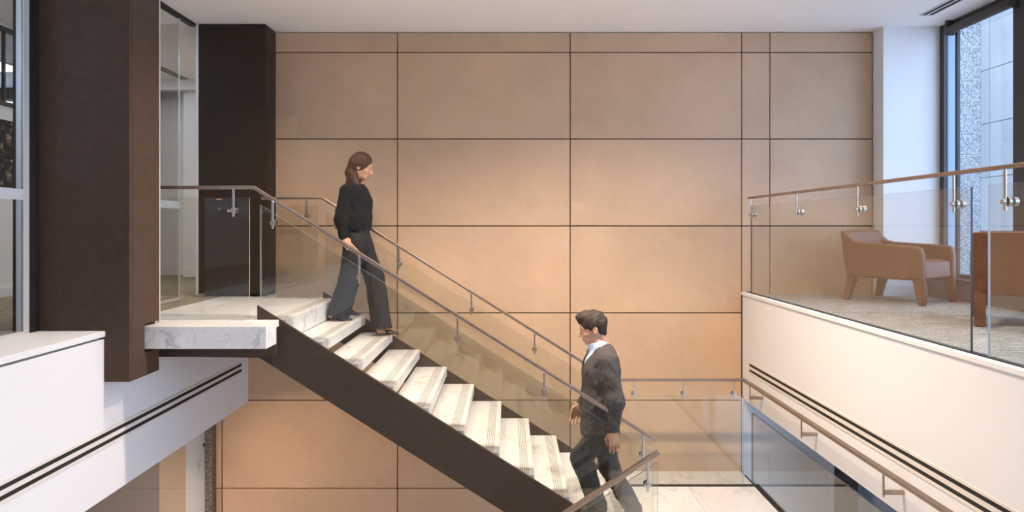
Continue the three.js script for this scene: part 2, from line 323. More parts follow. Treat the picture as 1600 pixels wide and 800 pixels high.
// corridor beyond and office rooms
structure('wall_corridor', merge([box(-6.2, -4.62, 0, CEIL, 10.0, 10.15), box(-3.16, -3.05, 0, CEIL, DB + 0.25, 10.0), box(-4.62, -3.05, 0, CEIL, 9.7, 10.15)]), M.white, 'white end wall of the corridor behind the glass front', 'wall');
structure('wall_bulkhead', box(-6.2, -3.16, 2.63, CEIL, 9.55, 9.69), M.white, 'shallow ceiling bulkhead at the end of the corridor', 'wall');
structure('baseboard_corridor', merge([box(-6.2, -4.62, 0, 0.11, 9.985, 10.0), box(-4.62, -3.16, 0, 0.11, 9.685, 9.7)]), M.white, 'white baseboard of the corridor end wall', 'baseboard');
ceilingDiffuser(-4.55, -4.45, 7.4, 9.5, 'twin slot air diffuser in the corridor ceiling');
{
  const w = group('wall_office', 'pale office wall with a clerestory strip behind the glass front', 'wall');
  mesh('lower_wall', box(-5.2, -5.1, 0, 1.95, -3, 7.6), M.white, w);
  mesh('upper_wall', box(-5.2, -5.1, 2.72, CEIL, -3, 7.6), M.white, w);
  mesh('end_wall', box(-5.2, -5.1, 0, CEIL, 7.6, 10.2), M.white, w);
  structure('baseboard_office', box(-5.1, -5.085, 0, 0.1, -3, 7.6), M.white, 'white baseboard along the office wall', 'baseboard');
  const c = group('window_8', 'dark framed clerestory window high in the office wall', 'window'); c.name = 'window_8';
  mesh('frame', merge([box(-5.15, -5.09, 1.93, 1.975, -3, 7.6), box(-5.15, -5.09, 2.69, 2.73, -3, 7.6)]), M.frameDark, c);
  for (const d of [3.4, 5.3, 6.93]) mesh('mullion', box(-5.15, -5.12, 1.975, 2.69, d, d + 0.02), M.frameDark, c);
  mesh('pane', box(-5.14, -5.13, 1.98, 2.68, -3, 7.6), M.clearGlass, c);
  // framed prints below
  const p = thing('framed_picture', 'dark framed four part black and white print on the office wall', 'picture');
  const prints = (() => { const a = fbm(S, 9, 5, 201), b = fbm(S, 22, 4, 207); return texture(S, 0.7, (i, x, y) => { const ring = Math.abs(Math.hypot((x % 256) / 256 - 0.5, (y % 256) / 256 - 0.45) - 0.3) < 0.04 ? 0.35 : 0; const v = clamp((a[i] - 0.42) * 1.6 + (b[i] > 0.58 ? 0.3 : 0) + ring * b[i], 0.02, 0.85); return [v, v * 0.94, v * 0.86]; }); })();
  std('print', [0.62, 0.58, 0.52], 0.5, { map: prints });
  for (const [y0, y1] of [[1.13, 1.42], [1.45, 1.765]]) for (const [d0, d1] of [[5.9, 6.32], [6.34, 6.76], [6.78, 7.02], [7.05, 7.45]]) mesh('print', uvMetres(box(-5.098, -5.085, y0, y1, d0, d1), d0, y0), M.print, p);
  mesh('frame', merge([box(-5.1, -5.075, 1.11, 1.13, 5.88, 7.47), box(-5.1, -5.075, 1.42, 1.45, 5.88, 7.47), box(-5.1, -5.075, 1.765, 1.785, 5.88, 7.47), box(-5.1, -5.075, 1.11, 1.785, 6.76, 6.78), box(-5.1, -5.075, 1.11, 1.785, 7.02, 7.05)]), M.black, p);
  // the further room, seen through the clerestory
  const r = group('ceiling', 'suspended tile ceiling of the room beyond the clerestory', 'ceiling');
  mesh('deck', box(-11, -5.2, CEIL + 0.02, CEIL + 0.2, 3, 14.2), M.black, r);
  for (let i = 0; i < 9; i++) for (let j = 0; j < 18; j++) mesh('ceiling_tile', box(-5.22 - i * 0.6, -5.22 - i * 0.6 - 0.59, CEIL, CEIL + 0.02, 3.2 + j * 0.6, 3.2 + j * 0.6 + 0.59), M.ceilingPaint, r);
  mesh('beam', box(-11, -5.2, 2.6, CEIL, 10.1, 10.3), M.frameDark, r);
  structure('wall_room', merge([box(-11, -10.8, -0.2, CEIL, 3, 14.2), box(-10.8, -5.2, -0.2, CEIL, 14, 14.2), box(-10.8, -5.2, -0.2, CEIL, 3.0, 3.2), box(-10.8, -5.2, -0.2, 0, 3.2, 14)]), M.white, 'white walls of the room beyond the clerestory', 'wall');
}
function panelLight(x0, x1, d0, d1, y, power, rgb, label) {
  const t = thing('ceiling_panel_light', label, 'ceiling light', 'flat office ceiling lights');
  const lm = new THREE.MeshStandardMaterial({ roughness: 0.5 }); lm.color.setRGB(0.9, 0.9, 0.9); lm.emissive.setRGB(...rgb.map((c) => c * 1.6));
  mesh('light_diffuser', box(x0, x1, y - 0.012, y, d0, d1), lm, t);
  mesh('frame', merge([box(x0 - 0.02, x0, y - 0.016, y, d0 - 0.02, d1 + 0.02), box(x1, x1 + 0.02, y - 0.016, y, d0 - 0.02, d1 + 0.02), box(x0, x1, y - 0.016, y, d0 - 0.02, d0), box(x0, x1, y - 0.016, y, d1, d1 + 0.02)]), M.trimLight, t);
  const l = new THREE.RectAreaLight(new THREE.Color().setRGB(...rgb), power, x1 - x0, d1 - d0);
  l.position.set((x0 + x1) / 2, y - 0.02, -(d0 + d1) / 2); l.lookAt((x0 + x1) / 2, y - 3, -(d0 + d1) / 2); scene.add(l);
}
panelLight(-6.9, -6.3, 8.45, 9.0, CEIL, 10, COOL, 'bright flat ceiling light beyond the office clerestory');
panelLight(-8.7, -8.1, 11.0, 11.6, CEIL, 10, COOL, 'farther flat ceiling light beyond the office clerestory');
panelLight(-4.5, -3.9, 4.6, 5.8, CEIL, 2.6, COOL, 'flat ceiling light over the glazed office by the column');
panelLight(-5.05, -4.75, 7.7, 9.1, CEIL, 6, COOL, 'flat ceiling light at the far end of the corridor');

// ---- fascia air slots
function fasciaSlot(xFace, sign, y, d0, d1, label) {
  const t = thing('linear_diffuser', label, 'air vent');
  const a = xFace, b = xFace + sign * 0.006;
  const strip = (y0, y1, k = 1) => box(Math.min(a, a + (b - a) * k), Math.max(a, a + (b - a) * k), y0, y1, d0, d1);
  mesh('frame', merge([strip(y + 0.042, y + 0.06), strip(y - 0.06, y - 0.042), strip(y - 0.014, y + 0.014), box(Math.min(a, b), Math.max(a, b), y - 0.06, y + 0.06, d1, d1 + 0.018)]), M.slotFrame, t);
  mesh('slot', strip(y + 0.014, y + 0.042, 0.3), M.slotDark, t);
  mesh('slot', strip(y - 0.042, y - 0.014, 0.3), M.slotDark, t);
}
fasciaSlot(2.466, -1, -0.73, -2.9, 6.99, 'long twin slot air diffuser along the right cream fascia');
fasciaSlot(-2.75, 1, -0.735, -2.9, 7.02, 'long twin slot air diffuser along the left white fascia');

// ---- lower level
structure('floor', box(-6, 3.36, BASE - 0.2, BASE, -3, DB + 0.2), M.marble, 'pale stone floor of the lower level', 'floor');
structure('wall_front', box(-6, 4.7, BASE - 0.2, CEIL, -3.2, -3.0), M.wallPanel2, 'tan wall closing the hall behind the viewer', 'wall');
{
  const f = group('floor', 'white marble half landing at the foot of the upper flight', 'floor');
  const xs = [1.04, 1.78, 2.44], ds = [3.2, 4.9, 6.78];
  for (let i = 0; i < 2; i++) for (let j = 0; j < 2; j++) mesh('slab', uvMetres(box(xs[i] + 0.0015, xs[i + 1] - 0.0015, LOW - 0.04, LOW, ds[j] + 0.0015, ds[j + 1] - 0.0015), rnd() * 4, rnd() * 4), M.marble, f);
  mesh('slab', uvMetres(box(1.04, 2.44, LOW - 0.04, LOW, 6.83, DB), 1, 2), M.marble, f);
  mesh('core', box(1.06, 2.5, LOW - 0.26, LOW - 0.04, 3.22, DB - 0.005), M.brownMetal, f);
  mesh('glazing_channel', merge([box(1.04, 2.5, LOW - 0.04, LOW + 0.006, 6.78, 6.83), box(2.44, 2.5, LOW - 0.04, LOW + 0.006, 3.2, 6.78)]), M.black, f);
}
// lower right: daylight window recessed under the gallery
{
  structure('wall_lower_right', merge([box(3.35, 3.5, BASE, -1.1, 6.93, DB + 0.2)]), M.greyPaint, 'grey wall under the gallery beside the black post', 'wall');
  const p = thing('column', 'black steel post under the right gallery', 'column');
  mesh('post', box(3.3, 3.46, BASE, -1.1, 6.46, 6.93, 0.006), M.black, p);
  mesh('base_plate', box(3.28, 3.48, BASE, BASE + 0.02, 6.44, 6.95), M.black, p);
  const w = group('window_7', 'lower daylight window under the right gallery', 'window'); w.name = 'window_7';
  mesh('frame', merge([box(3.36, 3.4, BASE, BASE + 0.05, -3, 6.46), box(3.36, 3.4, -1.12, -1.1, -3, 6.46), box(3.34, 3.42, BASE, -1.1, 4.4, 4.46), box(3.34, 3.42, BASE, -1.1, 2.2, 2.26)]), M.frameDark, w);
  mesh('pane', box(3.375, 3.385, BASE + 0.05, -1.12, -3, 6.46), M.clearGlass, w);
}
// lower left: glazed front with rooms behind it
{
  const g = group('wall_lower_glass', 'glass front of the lower left room under the white fascia', 'wall');
  mesh('pane', box(-3.156, -3.144, BASE + 0.02, -1.14, 3.6, 7.16), M.glass, g);
  mesh('pane', box(-3.156, -3.144, BASE + 0.02, -1.14, -3, 3.59), M.glass, g);
  mesh('stone_jamb', uvMetres(box(-3.17, -3.095, BASE, -1.14, 7.12, DB + 0.03)), M.terrazzo, g);
  structure('wall_lower_left', merge([box(-6.1, -6, BASE, -1.0, -3, DB + 0.2)]), M.greyPaint, 'grey side wall of the lower left room', 'wall');
  structure('wall_lower_back', merge([box(-3.42, -3.1, BASE, -1.14, DB + 0.02, DB + 0.2)]), M.white, 'pale end wall strip of the lower left room', 'wall');
  structure('wall_lower_back', box(-3.7, -3.42, BASE, -1.14, DB + 0.02, DB + 0.2), M.wallPanel1, 'tan end wall panel of the lower left room', 'wall');
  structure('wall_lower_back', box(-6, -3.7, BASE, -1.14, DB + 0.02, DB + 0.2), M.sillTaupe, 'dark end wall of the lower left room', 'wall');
  const a = thing('door_intercom', 'small intercom unit on the pale lower wall strip', 'intercom');
  mesh('plate', box(-3.235, -3.195, -1.68, -1.56, DB, DB + 0.02, 0.004), M.trimLight, a);
  mesh('speaker', box(-3.228, -3.202, -1.61, -1.575, DB - 0.006, DB + 0.002), M.black, a);
  const b = thing('wall_switch', 'white light switch plate on the pale lower wall strip', 'switch');
  mesh('plate', box(-3.32, -3.275, -1.86, -1.78, DB + 0.008, DB + 0.02, 0.003), M.white, b);
  mesh('rocker', box(-3.308, -3.287, -1.84, -1.8, DB + 0.002, DB + 0.012, 0.002), M.white, b);
}

// ---------------------------------------------------------------- the stairs
const RUN = 0.27, RISE = 0.17, DN = 5.2, DF = 6.81, X1 = -1.424;          // tread k has its nosing at X1 + RUN (k - 1) and its top at -RISE k
const slopeTop = (x) => 0.108 - 0.6296 * (x + 1.917);
function stairTread(parent, x, y, dir, d0, d1, depth = 0.31, h = 0.088) {  // dir: +1 descends to +x
  const x0 = dir > 0 ? x - depth : x, x1 = dir > 0 ? x : x + depth;
  const t = mesh('tread', uvMetres(box(x0, x1, y - h, y, d0, d1, 0.004), rnd() * 5, rnd() * 5), M.marble, parent);
  const lines = [];
  for (let i = 0; i < 5; i++) { const c = x - dir * (0.045 + i * 0.0145); lines.push(box(c - 0.0021, c + 0.0021, y - 0.001, y + 0.0006, d0 + 0.012, d1 - 0.012)); }
  mesh('anti_slip_strips', merge(lines), M.stripDark, t);
  return t;
}
{
  const st = thing('staircase', 'floating marble flight with dark brown steel stringers', 'staircase');
  for (let k = 1; k <= 10; k++) stairTread(st, X1 + RUN * (k - 1), -RISE * k, 1, DN + 0.032, DF - 0.032);
  // landing edge piece with its own riser
  const e = mesh('landing_edge', uvMetres(box(-1.748, -1.705, -0.165, 0, DN + 0.032, DF - 0.032, 0.004), 2, 3), M.marble, st);
  mesh('anti_slip_band', box(-1.84, -1.752, -0.001, 0.0006, DN + 0.05, DF - 0.05), M.stripDark.clone(), e);
  M.band = e.children[0].material; M.band.color.setRGB(0.42, 0.4, 0.38); M.band.name = 'band';
  const xe = 1.1;
  const outline = (x0) => [[x0, slopeTop(x0)], [xe, slopeTop(xe)], [xe, LOW], [1.04 - 0.02, LOW - 0.04], [0.62, slopeTop(0.62) - 0.388], [-1.9, slopeTop(-1.9) - 0.388]];
  mesh('stringer', poly([...outline(-1.917), [-2.577, -0.281], [-2.577, -0.17], [-1.917, -0.17]], DN, DN + 0.03, 0.002), M.brownMetal, st);
  mesh('stringer', poly([...outline(-1.845), [-1.845, -0.3]], DF - 0.03, DF, 0.002), M.brownMetal, st);
  // marble ledge in front of the landing
  const l = thing('marble_ledge', 'thick white veined marble ledge projecting from the column', 'ledge');
  mesh('ledge', uvMetres(box(-2.62, -1.722, -0.16, 0, 4.85, 5.06, 0.004), 0.4, 1.3), M.marble, l);
}
{ // lower flight, descending to the left in front
  const st = thing('staircase', 'lower marble flight turning back below the half landing', 'staircase');
  const k0 = 1.0;
  for (let k = 1; k <= 10; k++) stairTread(st, k0 - RUN * (k - 1) - 0.28, LOW - RISE * k, -1, 3.25, 4.85);
  const line = (x) => LOW + 0.11 + 0.655 * (x - 1.04);
  const xa = 1.06, xb = k0 - RUN * 10 - 0.1;
  const out = [[xa, line(xa)], [xb, Math.max(line(xb), BASE + 0.02)], [xb, BASE], [xb + 0.35, BASE], [xa, line(xa) - 0.39]];
  mesh('stringer', poly(out, 4.85, 4.88, 0.002), M.brownMetal, st);
  mesh('stringer', poly(out, 3.22, 3.25, 0.002), M.brownMetal, st);
}

// ---------------------------------------------------------------- glass balustrades
const paneXY = (parent, pts, d, dark) => { const g = poly(pts, d - 0.006, d + 0.006); return mesh('glass_pane', g, [M.glass, dark ? M.glassEdgeDark : M.glassEdge], parent); };
function paneZ(parent, x, y0, y1, d0, d1, dark) {
  const s = new THREE.Shape([new THREE.Vector2(0, y0), new THREE.Vector2(d1 - d0, y0), new THREE.Vector2(d1 - d0, y1), new THREE.Vector2(0, y1)]);
  const g = new THREE.ExtrudeGeometry(s, { depth: 0.012, bevelEnabled: false });
  g.rotateY(Math.PI / 2); g.translate(x - 0.006, 0, -d0);
  return mesh('glass_pane', g, [M.glass, dark ? M.glassEdgeDark : M.glassEdge], parent);
}
function railXY(parent, pts, d, h = 0.026, w = 0.042) {      // pts along the underside-to-top centre line
  const up = [], dn = [], n = pts.length;
  for (let i = 0; i < n; i++) {
    const a = pts[Math.max(0, i - 1)], b = pts[Math.min(n - 1, i + 1)], p = pts[i];
    const t1 = i ? Math.atan2(p[1] - a[1], p[0] - a[0]) : null, t2 = i < n - 1 ? Math.atan2(b[1] - p[1], b[0] - p[0]) : null;
    const t = t1 === null ? t2 : t2 === null ? t1 : (t1 + t2) / 2, k = t1 === null || t2 === null ? 1 : 1 / Math.cos((t2 - t1) / 2);
    const nx = -Math.sin(t) * h / 2 * k, ny = Math.cos(t) * h / 2 * k;
    up.push([p[0] + nx, p[1] + ny]); dn.unshift([p[0] - nx, p[1] - ny]);
  }
  return mesh('handrail', poly([...dn, ...up], d - w / 2, d + w / 2, 0.005), M.railMetal, parent);
}
function bracketXY(parent, x, yTop, d, drop = 0.2) {          // flat bar down from the rail with a round clamp through the glass
  const b = mesh('bracket', box(x - 0.009, x + 0.009, yTop - drop - 0.012, yTop, d - 0.032, d - 0.024, 0.003), M.steel, parent);
  mesh('clamp_disc', merge([cyl(0.024, 0.014, x, yTop - drop + 0.035, d - 0.016, 'z', 22), cyl(0.013, 0.014, x, yTop - drop + 0.035, d - 0.036, 'z', 16)]), M.steel, b);
  mesh('clamp_disc', cyl(0.024, 0.016, x, yTop - drop + 0.035, d + 0.015, 'z', 22), M.steel, b);
}
function bracketZ(parent, x, yTop, d, side, drop = 0.2) {
  const b = mesh('bracket', box(x + side * 0.026, x + side * 0.034, yTop - drop - 0.012, yTop, d - 0.009, d + 0.009, 0.003), M.steel, parent);
  mesh('clamp_disc', merge([cyl(0.024, 0.014, x + side * 0.015, yTop - drop + 0.035, d, 'x', 22), cyl(0.013, 0.014, x + side * 0.038, yTop - drop + 0.035, d, 'x', 16)]), M.steel, b);
  mesh('clamp_disc', cyl(0.024, 0.02, x - side * 0.017, yTop - drop + 0.035, d, 'x', 22), M.steel, b);
}
{
  const SL = 0.6296;
  // near side of the upper flight
  const a = thing('glass_balustrade', 'glass balustrade with handrail on the near side of the upper flight', 'balustrade');
  const dn = DN + 0.015, kink = -1.945, railY = 1.008, line = (x) => railY - SL * (x - kink);
  paneXY(a, [[-2.72, 0.002], [-1.98, 0.002], [-1.98, 0.93], [-2.72, 0.93]], dn);
  const gx0 = -1.898, gx1 = 1.1, gt = (x) => 0.876 - SL * (x - gx0);
  paneXY(a, [[gx0, slopeTop(gx0) - 0.02], [gx1, slopeTop(gx1) - 0.02], [gx1, gt(gx1)], [gx0, gt(gx0)]], dn);
  railXY(a, [[-2.72, railY], [kink, railY], [1.125, line(1.125)]], dn);
  bracketXY(a, -2.093, railY - 0.01, dn);
  for (const x of [-1.795, -1.137, -0.39, 0.268, 1.02]) bracketXY(a, x, line(x) - 0.01, dn);
  // far side
  const b = thing('glass_balustrade', 'glass balustrade with handrail on the far side of the upper flight', 'balustrade');
  const df = DF - 0.015, k2 = -1.852, r2 = 0.992, l2 = (x) => r2 - SL * (x - k2);
  paneXY(b, [[-2.46, 0.002], [-1.903, 0.002], [-1.903, 0.915], [-2.46, 0.915]], df);
  const fx0 = -1.82, fx1 = 1.1, ft = (x) => 0.865 - SL * (x - fx0);
  paneXY(b, [[fx0, slopeTop(fx0) - 0.02], [fx1, slopeTop(fx1) - 0.02], [fx1, ft(fx1)], [fx0, ft(fx0)]], df);
  railXY(b, [[-2.46, r2], [k2, r2], [1.02, l2(1.02)], [2.34, l2(1.02)]], df);
  bracketXY(b, -2.005, r2 - 0.01, df);
  for (const x of [-1.718, -1.086, -0.37, 0.255, 0.9]) bracketXY(b, x, l2(x) - 0.01, df);
  const ry = l2(1.02);
  // far edge of the half landing
  paneXY(b, [[1.21, LOW], [2.332, LOW], [2.332, LOW + 0.905], [1.21, LOW + 0.905]], df, false);
  for (const x of [1.24, 1.735, 2.235]) bracketXY(b, x, ry - 0.01, df, 0.16);
  // wall rail along the right fascia
  const c = thing('wall_handrail', 'bronze handrail on pegs along the right cream fascia', 'handrail');
  mesh('handrail', box(2.32, 2.362, ry - 0.013, ry + 0.013, -2.9, df + 0.02, 0.005), M.railMetal, c);
  for (const px of [1172.5, 1253, 1381.5, 1560]) {
    const d = 2.345 * 1067 / (px - 795);
    const br = mesh('bracket', box(2.341 - 0.004, 2.341 + 0.004, ry - 0.165, ry - 0.01, d - 0.009, d + 0.009, 0.003), M.railMetal, c);
    mesh('peg', cyl(0.016, 0.124, 2.404, ry - 0.135, d, 'x', 18), M.railMetal, br);
  }
  // glass under the fascia
  const g = thing('glass_screen', 'low glass screen under the right fascia at the half landing', 'glass screen');
  paneZ(g, 2.47, LOW, -1.178, 3.4, 6.93, true);
  // lower flight, far rail
  const e = thing('glass_balustrade', 'glass balustrade with handrail at the top of the lower flight', 'balustrade');
  const d2 = 4.865, line2 = (x) => -0.9 + 0.66 * (x - 1.06), gl2 = (x) => -0.965 + 0.66 * (x - 1.06);
  paneXY(e, [[-1.7, gl2(-1.7) - 0.84], [1.06, gl2(1.06) - 0.84], [1.06, gl2(1.06)], [-1.7, gl2(-1.7)]], d2);
  railXY(e, [[-1.7, line2(-1.7)], [1.068, line2(1.068)]], d2, 0.03, 0.05);
  for (const x of [0.985, 0.3, -0.4]) bracketXY(e, x, line2(x) - 0.01, d2 + 0.0, 0.2);
  const h = thing('glass_balustrade', 'glass balustrade with handrail on the near side of the lower flight', 'balustrade');
  paneXY(h, [[-1.7, gl2(-1.7) - 0.84], [1.06, gl2(1.06) - 0.84], [1.06, gl2(1.06)], [-1.7, gl2(-1.7)]], 3.235);
  railXY(h, [[-1.7, line2(-1.7)], [1.068, line2(1.068)]], 3.235, 0.03, 0.05);
  for (const x of [0.985, 0.3, -0.4]) bracketXY(h, x, line2(x) - 0.01, 3.235, 0.2);
  // gallery edge
  const q = thing('glass_balustrade', 'glass balustrade with thin handrail along the right gallery edge', 'balustrade');
  paneZ(q, 2.515, 0.005, 0.925, 3.71, 7.08, true);
  paneZ(q, 2.515, 0.005, 0.925, 0.2, 3.575);
  paneZ(q, 2.515, 0.005, 0.925, -2.9, 0.1);
  mesh('handrail', box(2.485, 2.525, 0.998, 1.02, -2.9, 7.12, 0.005), M.railMetal, q);
  for (const d of [7.02, 5.9, 4.87, 3.815, 3.42, 2.3, 1.2]) bracketZ(q, 2.515, 0.998, d, -1);
}

// ---------------------------------------------------------------- soft shapes: distance fields turned into meshes
const V = (a, b) => [a[0] - b[0], a[1] - b[1], a[2] - b[2]], dot = (a, b) => a[0] * b[0] + a[1] * b[1] + a[2] * b[2], len = (a) => Math.hypot(a[0], a[1], a[2]);
const norm = (a) => { const l = len(a) || 1; return [a[0] / l, a[1] / l, a[2] / l]; }, crossv = (a, b) => [a[1] * b[2] - a[2] * b[1], a[2] * b[0] - a[0] * b[2], a[0] * b[1] - a[1] * b[0]];
const along = (p, d, t) => [p[0] + d[0] * t, p[1] + d[1] * t, p[2] + d[2] * t];
function cone(a, b, r1, r2, squash = 1) {             // tapered capsule; squash > 1 flattens it across z
  const ba = V(b, a), bb = dot(ba, ba) || 1e-9;
  return (x, y, z) => { const px = x - a[0], py = y - a[1], pz = z - a[2], h = clamp((px * ba[0] + py * ba[1] + pz * ba[2]) / bb, 0, 1); const qx = px - ba[0] * h, qy = py - ba[1] * h, qz = (pz - ba[2] * h) / squash; return Math.sqrt(qx * qx + qy * qy + qz * qz) - (r1 + (r2 - r1) * h); };
}
const ell = (c, r) => (x, y, z) => { const a = (x - c[0]) / r[0], b = (y - c[1]) / r[1], e = (z - c[2]) / r[2], k0 = Math.sqrt(a * a + b * b + e * e), k1 = Math.sqrt((a / r[0]) ** 2 + (b / r[1]) ** 2 + (e / r[2]) ** 2); return k1 < 1e-6 ? -Math.min(...r) : k0 * (k0 - 1) / k1; };
const smin = (a, b, k) => { const h = Math.max(k - Math.abs(a - b), 0) / k; return Math.min(a, b) - h * h * k * 0.25; };
const join = (k, ...fs) => (x, y, z) => { let d = fs[0](x, y, z); for (let i = 1; i < fs.length; i++) d = smin(d, fs[i](x, y, z), k); return d; };
const cut = (k, f, ...gs) => (x, y, z) => { let d = f(x, y, z); for (const g of gs) d = -smin(-d, g(x, y, z), k); return d; };
const below = (p, n) => { const m = norm(n); return (x, y, z) => (x - p[0]) * m[0] + (y - p[1]) * m[1] + (z - p[2]) * m[2]; };   // negative on the side away from n
const both = (f, ...gs) => (x, y, z) => { let d = f(x, y, z); for (const g of gs) d = Math.max(d, g(x, y, z)); return d; };
const wob = (x, y, z, s) => Math.sin(x * 1.7 * s + 1.3 * Math.sin(y * s * 1.1 + z * s)) * Math.sin(y * 2.1 * s + 1.7 * Math.sin(z * s * 1.3 + x * s * 0.7)) * Math.sin(z * 1.9 * s + 0.6);
const creased = (f, amp, s, sx = 1, sy = 1, sz = 1) => (x, y, z) => f(x, y, z) + amp * (wob(x * sx, y * sy, z * sz, s) + 0.5 * wob(x * sx + 3, y * sy + 1, z * sz, s * 2.1));
function netMesh(f, lo, hi, h) {                      // naive surface nets
  const nx = Math.ceil((hi[0] - lo[0]) / h) + 1, ny = Math.ceil((hi[1] - lo[1]) / h) + 1, nz = Math.ceil((hi[2] - lo[2]) / h) + 1;
  const F = new Float32Array(nx * ny * nz), at = (i, j, k) => (k * ny + j) * nx + i;
  for (let k = 0; k < nz; k++) for (let j = 0; j < ny; j++) for (let i = 0; i < nx; i++) F[at(i, j, k)] = f(lo[0] + i * h, lo[1] + j * h, lo[2] + k * h);
  const id = new Int32Array(nx * ny * nz).fill(-1), pos = [], idx = [];
  for (let k = 0; k < nz - 1; k++) for (let j = 0; j < ny - 1; j++) for (let i = 0; i < nx - 1; i++) {
    let sx = 0, sy = 0, sz = 0, n = 0;
    const c = (a) => F[at(i + (a & 1), j + ((a >> 1) & 1), k + (a >> 2))];
    for (let a = 0; a < 8; a++) for (const bit of [1, 2, 4]) {
      if (a & bit) continue;
      const b = a | bit, u = c(a), v = c(b);
      if ((u < 0) === (v < 0)) continue;
      const t = u / (u - v); n++;
      sx += (a & 1) + (bit === 1 ? t : 0); sy += ((a >> 1) & 1) + (bit === 2 ? t : 0); sz += (a >> 2) + (bit === 4 ? t : 0);
    }
    if (n) { id[at(i, j, k)] = pos.length / 3; pos.push(lo[0] + (i + sx / n) * h, lo[1] + (j + sy / n) * h, lo[2] + (k + sz / n) * h); }
  }
  const quad = (a, b, c, d, flip) => { if (a < 0 || b < 0 || c < 0 || d < 0) return; if (flip) idx.push(a, c, b, a, d, c); else idx.push(a, b, c, a, c, d); };
  for (let k = 1; k < nz - 1; k++) for (let j = 1; j < ny - 1; j++) for (let i = 1; i < nx - 1; i++) {
    const v = F[at(i, j, k)] < 0;
    if (v !== F[at(i + 1, j, k)] < 0) quad(id[at(i, j - 1, k - 1)], id[at(i, j, k - 1)], id[at(i, j, k)], id[at(i, j - 1, k)], !v);
    if (v !== F[at(i, j + 1, k)] < 0) quad(id[at(i - 1, j, k - 1)], id[at(i - 1, j, k)], id[at(i, j, k)], id[at(i, j, k - 1)], !v);
    if (v !== F[at(i, j, k + 1)] < 0) quad(id[at(i - 1, j - 1, k)], id[at(i, j - 1, k)], id[at(i, j, k)], id[at(i - 1, j, k)], !v);
  }
  const nor = new Float32Array(pos.length), e = h * 0.6;
  for (let q = 0; q < pos.length; q += 3) {
    const x = pos[q], y = pos[q + 1], z = pos[q + 2];
    const n = norm([f(x + e, y, z) - f(x - e, y, z), f(x, y + e, z) - f(x, y - e, z), f(x, y, z + e) - f(x, y, z - e)]);
    nor.set(n, q);
  }
  const g = new THREE.BufferGeometry();
  g.setAttribute('position', new THREE.Float32BufferAttribute(pos, 3)); g.setAttribute('normal', new THREE.BufferAttribute(nor, 3)); g.setIndex(idx);
  return uvMetres(g);
}
function paint(g, fn) { const p = g.attributes.position, c = new Float32Array(p.count * 3); for (let i = 0; i < p.count; i++) c.set(fn(p.getX(i), p.getY(i), p.getZ(i)), 3 * i); g.setAttribute('color', new THREE.BufferAttribute(c, 3)); return g; }
const mergeColoured = (list) => mergeGeometries(list);

// a head in its own frame: x forward, y up, z to the side; origin at ear height
function headField(wide = 1) {
  const w = wide;
  let f = join(0.035, ell([-0.014, 0.03, 0], [0.097, 0.088, 0.075 * w]), ell([0.03, -0.035, 0], [0.06, 0.082, 0.056 * w]), ell([0.036, -0.085, 0], [0.046, 0.03, 0.04 * w]));
  f = join(0.016, f, ell([0.068, -0.1, 0], [0.018, 0.016, 0.02]), cone([0.072, 0.02, -0.032], [0.08, 0.022, 0], 0.013, 0.012), cone([0.072, 0.02, 0.032], [0.08, 0.022, 0], 0.013, 0.012), ell([0.058, -0.03, 0.036], [0.026, 0.022, 0.02]), ell([0.058, -0.03, -0.036], [0.026, 0.022, 0.02]));
  f = cut(0.014, f, (x, y, z) => ell([0.098, 0.0, 0.031], [0.018, 0.014, 0.018])(x, y, z), (x, y, z) => ell([0.098, 0.0, -0.031], [0.018, 0.014, 0.018])(x, y, z));
  f = join(0.01, f, cone([0.084, 0.006, 0], [0.111, -0.034, 0], 0.007, 0.0115), ell([0.096, -0.04, 0.011], [0.01, 0.008, 0.008]), ell([0.096, -0.04, -0.011], [0.01, 0.008, 0.008]), ell([0.086, -0.063, 0], [0.011, 0.006, 0.022]), ell([0.084, -0.074, 0], [0.011, 0.007, 0.019]));
  f = join(0.006, f, ell([0.077, 0.0, 0.031], [0.012, 0.009, 0.014]), ell([0.077, 0.0, -0.031], [0.012, 0.009, 0.014]));
  f = join(0.008, f, cut(0.006, ell([-0.012, -0.012, 0.078 * w], [0.02, 0.032, 0.011]), ell([-0.008, -0.01, 0.09 * w], [0.011, 0.021, 0.008])), cut(0.006, ell([-0.012, -0.012, -0.078 * w], [0.02, 0.032, 0.011]), ell([-0.008, -0.01, -0.09 * w], [0.011, 0.021, 0.008])));
  return join(0.03, f, cone([-0.03, -0.06, 0], [-0.045, -0.15, 0], 0.056, 0.06));
}
function headColours(skin, lip, dark) {
  return (x, y, z) => {
    const az = Math.abs(z);
    if (x > 0.08 && Math.abs(y) < 0.003 && az > 0.022 && az < 0.04) return dark;
    if (x > 0.07 && y > 0.0205 && y < 0.026 && az > 0.014 && az < 0.044) return dark.map((c, i) => c * 0.5 + skin[i] * 0.35);
    if (x > 0.088 && y < -0.057 && y > -0.08 && az < 0.021) return lip;
    return skin;
  };
}
// places a geometry: own axes x forward, y up -> given axes at a point
function seat(g, at, fx, fy) { const z = crossv(fx, fy), m = new THREE.Matrix4().set(fx[0], fy[0], z[0], at[0], fx[1], fy[1], z[1], at[1], fx[2], fy[2], z[2], at[2], 0, 0, 0, 1); g.applyMatrix4(m); return g; }
